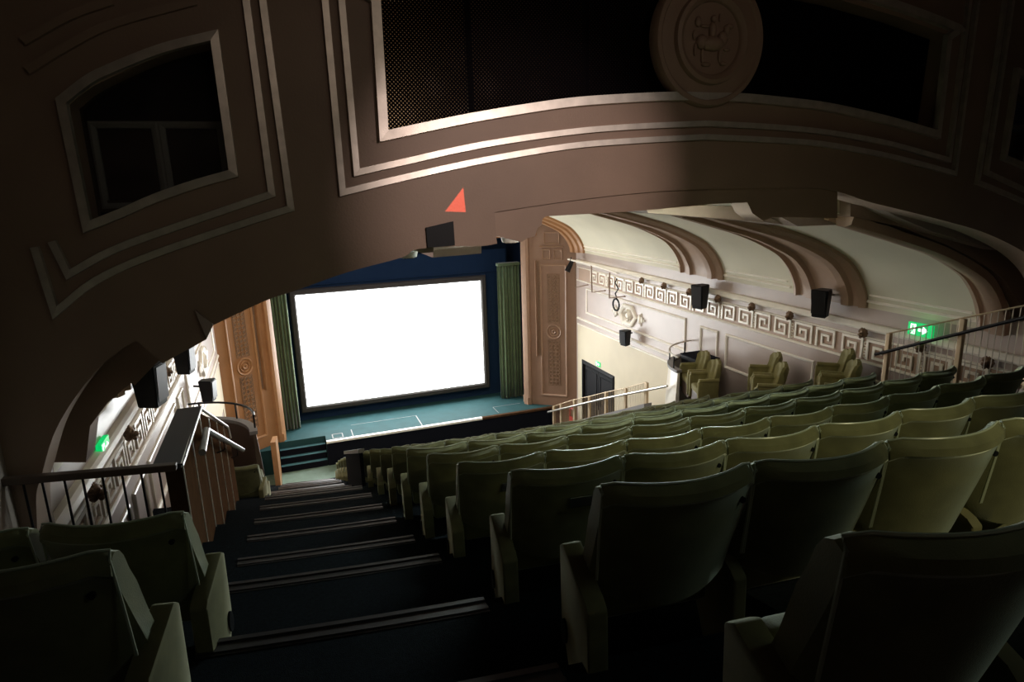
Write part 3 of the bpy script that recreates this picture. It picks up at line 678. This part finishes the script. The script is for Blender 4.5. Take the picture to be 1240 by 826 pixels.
def mk_seat(end=None, plate_=False):
    t = empty('cinema_chair', (0, 0, 0))
    bk = link('backrest', back_bm(), M_velvet, t, smooth=True)
    bm = bmesh.new(); bmesh.ops.create_cone(bm, segments=12, radius1=.011, radius2=.011, depth=.01, cap_ends=True, matrix=Matrix.Translation((.215, .064, .84)) @ Matrix.Rotation(PI / 2, 4, 'X')); link('button', bm, M_dark, bk)
    bm = bmesh.new(); bevbox(bm, -.225, .225, .0, .09, .0, .26, .03, Matrix.Translation((0, .24, .345)) @ Matrix.Rotation(math.radians(-12), 4, 'X'), 3); link('seat_cushion', bm, M_velvet, t, smooth=True)
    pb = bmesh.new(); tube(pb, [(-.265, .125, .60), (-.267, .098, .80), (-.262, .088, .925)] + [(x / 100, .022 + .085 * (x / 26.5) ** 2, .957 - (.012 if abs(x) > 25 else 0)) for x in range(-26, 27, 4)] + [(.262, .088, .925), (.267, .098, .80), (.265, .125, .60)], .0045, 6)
    link('glint_piping', pb, M_pipe, bk, smooth=True)
    link('armrest', arm_bm(.27, 0 if end == -1 else 1), M_velvet2, t, smooth=True)
    if end:
        a = link('armrest', arm_bm(-.285), M_velvet2, t, smooth=True)
        bm = bmesh.new(); lathe(bm, [(.038, .006), (.038, -.006), (.02, -.006)], 20)
        bmesh.ops.transform(bm, matrix=Matrix.Translation((-.322 if end > 0 else .308, .285, .30)) @ Matrix.Rotation(PI / 2, 4, 'Z') @ Matrix.Diagonal((.7, 1, 1.3, 1)), verts=bm.verts[:])
        link('aisle_lamp', bm, M_dark, a)
    if plate_:
        bm = bmesh.new(); bevbox(bm, -.02, .14, .004, .012, .775, .825, .003); o = link('name_plate', bm, M_plate, t); o['label'] = 'small shiny metal plate'
    return t
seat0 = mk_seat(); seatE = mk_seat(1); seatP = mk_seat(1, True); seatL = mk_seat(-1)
used = set()
def place(proto, x, y, z, rz, label, group):
    o = proto if proto.name not in used else dup(proto)
    used.add(proto.name)
    o.location = (x, y, z); o.rotation_euler = (0, 0, rz); tag(o, label, 'seat', group); return o
rw = ['nearest', 'second', 'third', 'fourth', 'fifth', 'sixth', 'seventh', 'eighth', 'ninth', 'tenth', 'eleventh', 'twelfth', 'thirteenth', 'fourteenth', 'fifteenth', 'sixteenth', 'seventeenth', 'eighteenth']
for k, (n, Y, zt) in enumerate(ROWS):
    cnt = {'A': 1, 'B': 4, 'C': 7, 'D': 9}.get(n, 10)
    if k >= 12: cnt = 3
    for i in range(cnt):
        x = .84 + .27 + .54 * i; sl = (x - 3.53) / 24
        y = Y + off(x) - .085
        pr = seat0 if (i or n in 'JKL') else (seatP if n in 'CD' else seatE)
        if n == 'B' and i == 0: lab = 'large green velvet seat with clean back at the aisle end of the second row'
        elif n == 'A': lab = 'cropped dark green velvet seat closest to the camera at bottom right'
        elif i == 0 and n in 'CD': lab = f'green velvet seat with shiny plate on back, aisle end of {rw[k]} row'
        else: lab = f'green velvet seat, {words[i]} from the left aisle in {rw[k]} row of main block'
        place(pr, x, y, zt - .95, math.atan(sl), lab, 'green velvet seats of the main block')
# left block
for (x, Y, zt, end, lab) in ((-.78, 1.61, -.905, 1, 'dark green velvet seat by the aisle at bottom left corner'), (-.74, 2.45, -1.22, 1, 'dark green velvet seat by the aisle behind the left railing'),
                             (-1.29, 2.45, -1.22, 0, 'dark green velvet seat beside the left wall behind the railing'), (-1.33, 1.61, -.905, 0, 'dark green velvet seat by the left wall in the bottom left corner'),
                             (-.93, 9.9, -4.12, 1, 'olive velvet seat beyond the wood panelled parapet, beside the left aisle'), (-1.48, 9.9, -4.12, 0, 'olive velvet seat against the left wall beyond the wood panelled parapet'),
                             (-.93, 10.58, -4.49, 1, 'olive velvet seat at left aisle, one row farther down than its neighbour')):
    sl = (x - 3.53) / 24
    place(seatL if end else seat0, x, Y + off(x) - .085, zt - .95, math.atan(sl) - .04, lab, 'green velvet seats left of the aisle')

# ------------------------------------------------------------------ fluted side seats on the right terraces
def mk_fluted():
    t = empty('tub_chair', (0, 0, 0)); bm = bmesh.new(); n = 24; rings = []
    for i in range(n + 1):
        s = -1 + 2 * i / n; x = s * .27; f = .10 * s * s; sc = .035 * abs(math.sin((s + 1) * PI * 2))
        zt = .92 - .10 * s * s + sc
        P_ = [(f, zt), (f - .03, zt - .1), (f + .06, .35), (f + .14, .35), (f + .14 - sc, .5), (f + .07 - sc, zt - .12), (f + .05, zt)]
        rings.append([bm.verts.new((x, y, z)) for y, z in P_])
    m = 7
    for A, B in zip(rings, rings[1:]):
        for k in range(m): bm.faces.new((A[k], A[(k + 1) % m], B[(k + 1) % m], B[k]))
    bm.faces.new(rings[0]); bm.faces.new(rings[-1][::-1]); link('backrest', bm, M_olive, t, smooth=True)
    for s in (-1, 1):
        bm = bmesh.new(); bevbox(bm, s * .27 - .04, s * .27 + .04, .1, .52, .1, .58, .025, None, 3); a = link('armrest', bm, M_olive, t, smooth=True)
        bm = bmesh.new(); tube(bm, [(s * .27, .1, .59), (s * .27, .5, .59)], .045, 10); link('arm_roll', bm, M_olive, a, smooth=True)
    bm = bmesh.new(); bevbox(bm, -.22, .22, .12, .5, .28, .42, .04, None, 3); link('seat_cushion', bm, M_olive, t, smooth=True)
    bm = bmesh.new(); bevbox(bm, -.24, .24, .1, .48, 0, .28, .01); link('base', bm, M_darkbr, t)
    return t
TB = [(9.55, 12.3, -4.47), (8.05, 9.55, -4.08), (6.5, 8.05, -3.68)]
for i, (y0, y1, z) in enumerate(TB):
    bm = bmesh.new()
    if i == 0: prism(bm, [(7.82, y0, z), (7.82, 11.15, z)] + [(8.87 + 1.05 * math.cos(PI - a * PI / 24), 11.15 + 1.07 * math.sin(a * PI / 24), z) for a in range(1, 13)] + [(XR - .001, y0, z)], (0, 0, -1.6))
    else: box(bm, 7.8, XR - .001, y0, y1, z - 1.4, z); struct(f'floor_terrace_{i + 1}', bm, M_carpet)
fs = mk_fluted(); first = True
for (u, v, z, rr, lab) in ((8.1, 10.25, -4.47, 72, 'fluted olive tub seat lowest on the right terrace, on the aisle side'), (8.1, 8.45, -4.08, 56, 'fluted olive tub seat on the middle right terrace, aisle side'),
                          (8.12, 7.0, -3.68, 50, 'fluted olive tub seat on the upper right terrace, aisle side')):
    for k in range(2):
        a = math.radians(rr); o = fs if first else dup(fs); first = False
        o.location = (u + .68 * k * math.cos(a), v + .68 * k * math.sin(a), z); o.rotation_euler = (0, 0, a)
        tag(o, lab if k == 0 else lab.replace('on the aisle side', 'nearest the wall').replace('aisle side', 'wall side'), 'seat', 'fluted seats on the right terraces')

# curved box fronts
def box_front(side):
    nm = 'right' if side > 0 else 'left'
    e = tag(empty('box_front', (0, 0, 0)), f'curved parapet of the {nm} side box with dark top and tubular rail', 'parapet')
    mx = lambda x: x if side > 0 else 2 * XC - x
    c = (XR - .02, 11.15); R1 = 1.13; pl = []
    for i in range(15):
        a = PI / 2 + (PI / 2) * i / 14; pl.append((c[0] + R1 * math.cos(a), c[1] + 1.15 * math.sin(a)))
    def wallc(dr0, dr1, z0, z1, m, name, bulge=0):
        bm = bmesh.new(); rows = []
        for i in range(15):
            a = PI / 2 + (PI / 2) * i / 14; ca, sa = math.cos(a), math.sin(a); row = []
            zs = [z0 + (z1 - z0) * j / 6 for j in range(7)]
            for j, z in enumerate(zs):
                bl = bulge * math.sin(PI * j / 6) ; row.append(bm.verts.new((mx(c[0] + (R1 + dr1 + bl) * ca), c[1] + (1.15 + dr1 + bl) * sa, z)))
            for z in zs[::-1]: row.append(bm.verts.new((mx(c[0] + (R1 + dr0) * ca), c[1] + (1.15 + dr0) * sa, z)))
            rows.append(row)
        m_ = 14
        for A, B in zip(rows, rows[1:]):
            for k in range(m_): bm.faces.new((A[k], A[(k + 1) % m_], B[(k + 1) % m_], B[k]))
        bm.faces.new(rows[0]); bm.faces.new(rows[-1][::-1]); link(name, bm, m, e, smooth=True)
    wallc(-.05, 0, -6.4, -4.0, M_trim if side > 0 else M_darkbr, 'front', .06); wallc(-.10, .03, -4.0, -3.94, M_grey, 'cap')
    bm = bmesh.new()
    for rr, zz in ((.0, -3.66),):
        tube(bm, [(mx(c[0] + R1 * math.cos(PI / 2 + PI / 2 * i / 10)), c[1] + 1.15 * math.sin(PI / 2 + PI / 2 * i / 10), zz) for i in range(11)], .02)
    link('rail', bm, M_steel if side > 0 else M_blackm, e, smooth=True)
    for i in (1, 5, 9):
        a = PI / 2 + PI / 2 * i / 10; x, y = mx(c[0] + R1 * math.cos(a)), c[1] + 1.15 * math.sin(a)
        bm = bmesh.new(); tube(bm, [(x, y, -3.95), (x, y, -3.66)], .016); link('rail_post', bm, M_blackm, e)
box_front(1); box_front(-1)
# black cabinet standing in the right box
e = tag(empty('equipment_cabinet', (8.62, 11.6, -4.47)), 'low black cabinet behind the curved parapet by the right wall', 'cabinet')
bm = bmesh.new(); bevbox(bm, -.25, .24, -.35, .35, 0, .62, .015); link('body', bm, M_dark, e)
bm = bmesh.new(); bevbox(bm, -.27, .25, -.37, .37, .62, .65, .008); link('top', bm, M_stagef, e)

# ------------------------------------------------------------------ railings
# upper right railing with thin rods and sloping handrail
e = tag(empty('stair_railing', (0, 0, 0)), 'upper right stair railing of thin rods with sloping dark handrail', 'railing')
bm = bmesh.new(); tube(bm, [(7.86, 6.55, -2.50), (7.86, 5.6, -2.05), (7.86, 4.6, -1.58)], .022, 10); link('handrail', bm, M_blackm, e, smooth=True)
for y, zt in ((6.42, -2.17), (5.42, -1.78), (4.6, -1.42)):
    bm = bmesh.new(); bevbox(bm, 7.9, 7.96, y - .03, y + .03, zt - 1.05, zt, .006); link('post', bm, M_brass, e)
for j in range(24):
    y = 6.35 - j * .078; zt = -2.17 + (6.42 - y) * .40
    if abs(y - 5.42) < .035: continue
    bm = bmesh.new(); tube(bm, [(7.93, y, zt - .95), (7.93, y, zt)], .006, 6); link('rod', bm, M_steel, e)
for dz in (0, -.95):
    bm = bmesh.new(); tube(bm, [(7.93, 6.42, -2.17 + dz), (7.93, 4.6, -1.44 + dz)], .012, 6); link('rail_bar', bm, M_brass, e)
bm = bmesh.new(); prism(bm, [(7.9, 6.5, -3.3), (7.9, 4.5, -2.4), (7.9, 4.5, -4.2), (7.9, 6.5, -4.2)], (.1, 0, 0)); struct('trim_67', bm, M_wall)
# lower right railing beside the right aisle
def slz(y): return -7.0 + (17.9 - y) * .42
e = tag(empty('aisle_railing', (0, 0, 0)), 'lower right aisle railing with pale posts and steel handrail below the cream wall', 'railing')
posts = [onX(u, v, 7.75) for u, v in ((670.6, 492), (679.5, 489), (695.6, 484), (714, 480), (734, 475), (757.7, 470), (783, 463))]
for p in posts:
    bm = bmesh.new(); bevbox(bm, 7.72, 7.78, p.y - .05, p.y + .05, p.z - 1.2, p.z, .006); link('post', bm, M_brass, e)
bm = bmesh.new(); tube(bm, [onX(664, 499, 7.62), onX(735, 482, 7.62), onX(808, 467.5, 7.62)], .03, 10); link('handrail', bm, M_steel, e, smooth=True)
bm = bmesh.new(); tube(bm, [p for p in posts], .012, 6); link('top_bar', bm, M_brass, e)
A_, B_ = posts[0], posts[-1]
N_ = 72
for j in range(N_):
    t_ = (j + .5) / N_; y = A_.y + (B_.y - A_.y) * t_; z = A_.z + (B_.z - A_.z) * t_
    bm = bmesh.new(); tube(bm, [(7.75, y, z - 1.0), (7.75, y, z + .02)], .006, 4); link('rod', bm, M_brass, e)
bm = bmesh.new(); pk = [onX(700, 509, 7.5), onX(780, 489, 7.5)]
prism(bm, [pk[0], pk[1], pk[1] - Vector((0, 0, .9)), pk[0] - Vector((0, 0, .9))], (.2, 0, 0)); struct('trim_68', bm, M_grey)
# left railing across the landing
e = tag(empty('landing_railing', (0, 0, 0)), 'dark brown railing with thin bars crossing the left landing', 'railing')
bm = bmesh.new(); a_, b_ = onY(-20, 585, 4.74), onY(214, 565, 4.74)
bevbox(bm, 0, (b_ - a_).length, -.03, .03, -.025, .025, .008, Matrix.Translation(a_) @ (b_ - a_).to_track_quat('X', 'Z').to_matrix().to_4x4()); link('handrail', bm, M_darkbr, e)
for u in (1, 27, 50, 77, 99, 123, 147, 170, 192):
    p = onY(u, 583 - (u / 212) * 17, 4.74); bm = bmesh.new(); tube(bm, [p, p - Vector((0, 0, .78))], .008, 6); link('bar', bm, M_blackm, e)
bm = bmesh.new(); box(bm, XL, -.9, 3.2, 4.98, -3.6, -2.72); struct('floor_landing', bm, M_carpet)

# ------------------------------------------------------------------ wood panelled parapet on the left of the aisle
XP = -.85
e = tag(empty('panelled_parapet', (XP, 0, 0)), 'tall wood panelled parapet with sloping top beside the left aisle', 'parapet')
side = [(5.08, -1.98), (6.37, -1.99), (8.5, -2.92), (8.66, -3.12), (8.78, -4.47), (8.7, -5.2), (5.08, -4.4)]
bm = bmesh.new(); prism(bm, [(-.12, y, z) for y, z in side], (.12, 0, 0)); link('panel_board', bm, M_woodp, e)
bm = bmesh.new()
for q in range(7):
    y = 5.1 + q * .6 - .02
    zt = -1.99 if y < 6.37 else -1.99 - (y - 6.37) * .437
    if y < 8.6: box(bm, 0, .008, y, y + .010, zt - 2.3, zt)
link('cover_strip', bm, M_trim, e)
bm = bmesh.new(); prism(bm, [(-.19, 5.0, -1.97), (-.19, 6.40, -1.97), (.02, 6.40, -1.97), (.02, 5.0, -1.97)], (0, 0, .035)); link('top_board', bm, M_slab, e)
bm = bmesh.new(); strip(bm, lambda u, v, d: Vector((.005 + d, u, v)), [(5.0, -1.95), (6.39, -1.955), (8.5, -2.89), (8.66, -3.1)], .035, .02); link('edge_trim', bm, M_white, e)
bm = bmesh.new(); strip(bm, lambda u, v, d: Vector((.0 + d, u, v)), [(8.78, -4.42), (7.0, -3.83), (5.1, -3.1)], .08, .03); link('skirting', bm, M_trim, e)
M_hr = mat('handrail_grey', (.30, .30, .29), .3)
h = tag(empty('wall_handrail', (XP, 0, 0)), 'short white lit handrail bracketed to the wood panelled parapet', 'handrail')
hp = [onX(245, 548, XP + .09), onX(250, 521, XP + .09), onX(294, 545, XP + .09)]
bm = bmesh.new(); tube(bm, [p - Vector((XP, 0, 0)) for p in hp], .03, 10); link('rail', bm, M_hr, h, smooth=True)
for t_ in (.02, .35, .75):
    p = hp[1].lerp(hp[2], t_) - Vector((XP, 0, 0)); bm = bmesh.new(); tube(bm, [p, p + Vector((0, 0, -.12)), p + Vector((-.08, 0, -.14))], .009, 6); link('bracket', bm, M_blackm, h)
# timber side wall at the foot of the left aisle
bm = bmesh.new(); prism(bm, [(-.72, 16.9, FLZ + .15), (-.72, 18.85, FLZ), (-.72, 18.85, -6.9), (-.72, 16.9, -6.35)], (.13, 0, 0)); 
o = link('timber_screen', bm, M_orange2); tag(o, 'low ochre timber side screen beside the stage steps', 'side screen')
# dark sloping end panel in the main block
o_ = tag(empty('end_panel', (.83, 0, 0)), 'dark sloping panel closing the aisle end of the lower rows', 'panel')
bm = bmesh.new(); prism(bm, [(-.06, 8.62, -4.5), (-.06, 8.62, -3.58), (-.06, 11.45, -4.76), (-.06, 11.45, -5.75)], (.05, 0, 0)); link('board', bm, M_stagef, o_)
bm = bmesh.new(); prism(bm, [(-.08, 8.6, -3.58), (-.08, 8.6, -3.52), (-.08, 11.5, -4.70), (-.08, 11.5, -4.76)], (.09, 0, 0)); link('capping', bm, M_grey, o_)

# ------------------------------------------------------------------ speakers, signs, rigging
def speaker(p, s, rz, side, label):
    e = tag(empty('wall_speaker', p, rz), label, 'speaker')
    bm = bmesh.new(); pts = [(-.16 * s, .16 * s), (.16 * s, .16 * s), (.10 * s, -.14 * s), (-.10 * s, -.14 * s)]
    a = [bm.verts.new((x, y, .25 * s)) for x, y in pts]; b = [bm.verts.new((x * .8, y * .8, -.25 * s)) for x, y in pts]
    bm.faces.new(a); bm.faces.new(b[::-1])
    for i in range(4): bm.faces.new((a[i], b[i], b[(i + 1) % 4], a[(i + 1) % 4]))
    bmesh.ops.bevel(bm, geom=bm.edges[:], offset=.012 * s, segments=2, affect='EDGES'); link('cabinet', bm, M_dark, e)
    bm = bmesh.new(); bmesh.ops.create_grid(bm, x_segments=1, y_segments=1, size=1, matrix=Matrix.Translation((0, .158 * s, .02 * s)) @ Matrix.Rotation(PI / 2 - .06, 4, 'X') @ Matrix.Diagonal((.125 * s, .2 * s, 1, 1))); o = link('front_grille', bm, M_blackm, e)
    md = o.modifiers.new('s', 'SOLIDIFY'); md.thickness = .008
    bm = bmesh.new(); tube(bm, [(0, -.1 * s, .1 * s), (0, -.28 * s, .12 * s)], .02, 8); link('bracket', bm, M_blackm, e)
def P3(u, v, X): return onX(u, v, X)
speaker(P3(849, 359, 8.62), 1.05, math.radians(105), 1, 'black wedge speaker on the right wall between two vault ribs')
speaker(P3(996, 367, 8.62), .95, math.radians(110), 1, 'black wedge speaker on the right wall nearest the green exit sign')
speaker(P3(758, 409, 8.62), .85, math.radians(105), 1, 'small black speaker low on right wall under the hexagonal plaque')
speaker(P3(179, 466, -1.55), 1.0, math.radians(-105), -1, 'big black speaker on the left wall under the arch')
speaker(P3(222, 436, -1.55), .85, math.radians(-105), -1, 'black speaker high on left wall half hidden by the arch edge')
speaker(P3(251, 473, -1.55), .85, math.radians(-105), -1, 'small black speaker on the left wall beside the ochre pilaster')
def exit_sign(p, side, s, label):
    e = tag(empty('exit_sign', p), label, 'exit sign')
    bm = bmesh.new(); bevbox(bm, *sorted((0, side * .05)), -.19 * s, .19 * s, -.095 * s, .095 * s, .006); link('case', bm, M_exitg, e)
    bm = bmesh.new(); X = -side * .004
    def quad(pts):
        v = [bm.verts.new((X, y * s * (1 if side > 0 else -1), z * s)) for y, z in pts]; v2 = [bm.verts.new((X * .2, y * s * (1 if side > 0 else -1), z * s)) for y, z in pts]
        bm.faces.new(v); n = len(v)
        for i in range(n): bm.faces.new((v[i], v2[i], v2[(i + 1) % n], v[(i + 1) % n]))
    # door with running figure (far side), arrow (near side)
    quad([(.145, -.075), (.145, .075), (.06, .075), (.06, -.075)])
    link('door_symbol', bm, M_exitw, e); bm = bmesh.new()
    quad([(.02, -.02), (.02, .02), (-.05, .02), (-.05, .06), (-.13, 0), (-.05, -.06), (-.05, -.02)]); link('arrow', bm, M_exitw, e)
    bm = bmesh.new(); X = -side * .008
    quad([(.118, .03), (.118, .055), (.098, .055), (.098, .03)]); quad([(.12, -.01), (.12, .028), (.09, .028), (.09, -.01)]); quad([(.12, -.012), (.14, -.06), (.128, -.065), (.10, -.012)]); quad([(.11, -.012), (.085, -.035), (.07, -.065), (.082, -.065), (.10, -.035)])
    link('running_figure', bm, M_exitg, e)
exit_sign(Vector((8.72, 6.58, -2.24)), 1, 1.0, 'bright green exit sign on the right wall with running figure and arrow')
exit_sign(Vector((-1.77, 6.84, -2.36)), -1, .8, 'green exit sign on the left wall seen under the arch')
exit_sign(Vector((8.86, 16.95, -5.42)), 1, .8, 'small pale exit sign above the dark door by the stage')
# rigging pipe with hangers, lamp and cable
XPp = 8.55
e = tag(empty('rigging_pipe', (0, 0, 0)), 'horizontal pipe with square hanger brackets on right wall beside proscenium', 'pipe')
bm = bmesh.new(); tube(bm, [onX(688, 314, XPp), onX(722, 322, XPp), onX(748, 331, XPp)], .03, 8); link('pipe', bm, M_trim, e, smooth=True)
for pts in (((696, 316), (697, 348), (712, 345)), ((716, 321), (717, 354), (733, 352)), ((738, 330), (738, 361), (757, 359))):
    bm = bmesh.new(); tube(bm, [onX(u, v, XPp) for u, v in pts], .022, 6); link('hanger', bm, M_bronze, e)
e = tag(empty('stage_lamp', onX(690, 322, 8.5)), 'dark stage lamp clamped at the end of the rigging pipe', 'stage lamp')
bm = bmesh.new(); bmesh.ops.create_cone(bm, segments=16, radius1=.09, radius2=.06, depth=.38, cap_ends=True, matrix=Matrix.Rotation(.5, 4, 'Y')); link('can', bm, M_dark, e, smooth=True)
bm = bmesh.new(); tube(bm, [(0, 0, .1), (.05, 0, .27)], .015, 6); link('clamp', bm, M_blackm, e)
e = tag(empty('coiled_cable', onX(746, 369, 8.55)), 'black cable coil hanging under the rigging pipe', 'cable')
bm = bmesh.new(); tube(bm, [(0, .17 * math.cos(a * PI / 12), .16 * math.sin(a * PI / 12)) for a in range(24)], .025, 6, True); tube(bm, [(0, -.05, .15), (0, .05, .3), (.02, -.08, .45), (0, .06, .6), (.02, 0, .72)], .02, 6); link('loops', bm, M_dark, e, smooth=True)
# red hose stand by the door
e = tag(empty('red_stand', (8.3, 17.6, FLZ)), 'red tubular stand by the dark door right of the stage', 'stand')
bm = bmesh.new(); tube(bm, [(0, -.2, 0), (0, -.2, 1.0), (0, -.12, 1.1), (0, .12, 1.1), (0, .2, 1.0), (0, .2, 0)], .03, 8); link('hoop', bm, M_red, e, smooth=True)
bm = bmesh.new(); bevbox(bm, -.03, .03, -.2, .2, .3, .8, .01); link('panel', bm, M_red, e)
# tip: the unused variants are only removed if nothing used them
for p in (seat0, seatE, seatP, seatL):
    if p.name not in used:
        for c in list(p.children): bpy.data.objects.remove(c)
        bpy.data.objects.remove(p)
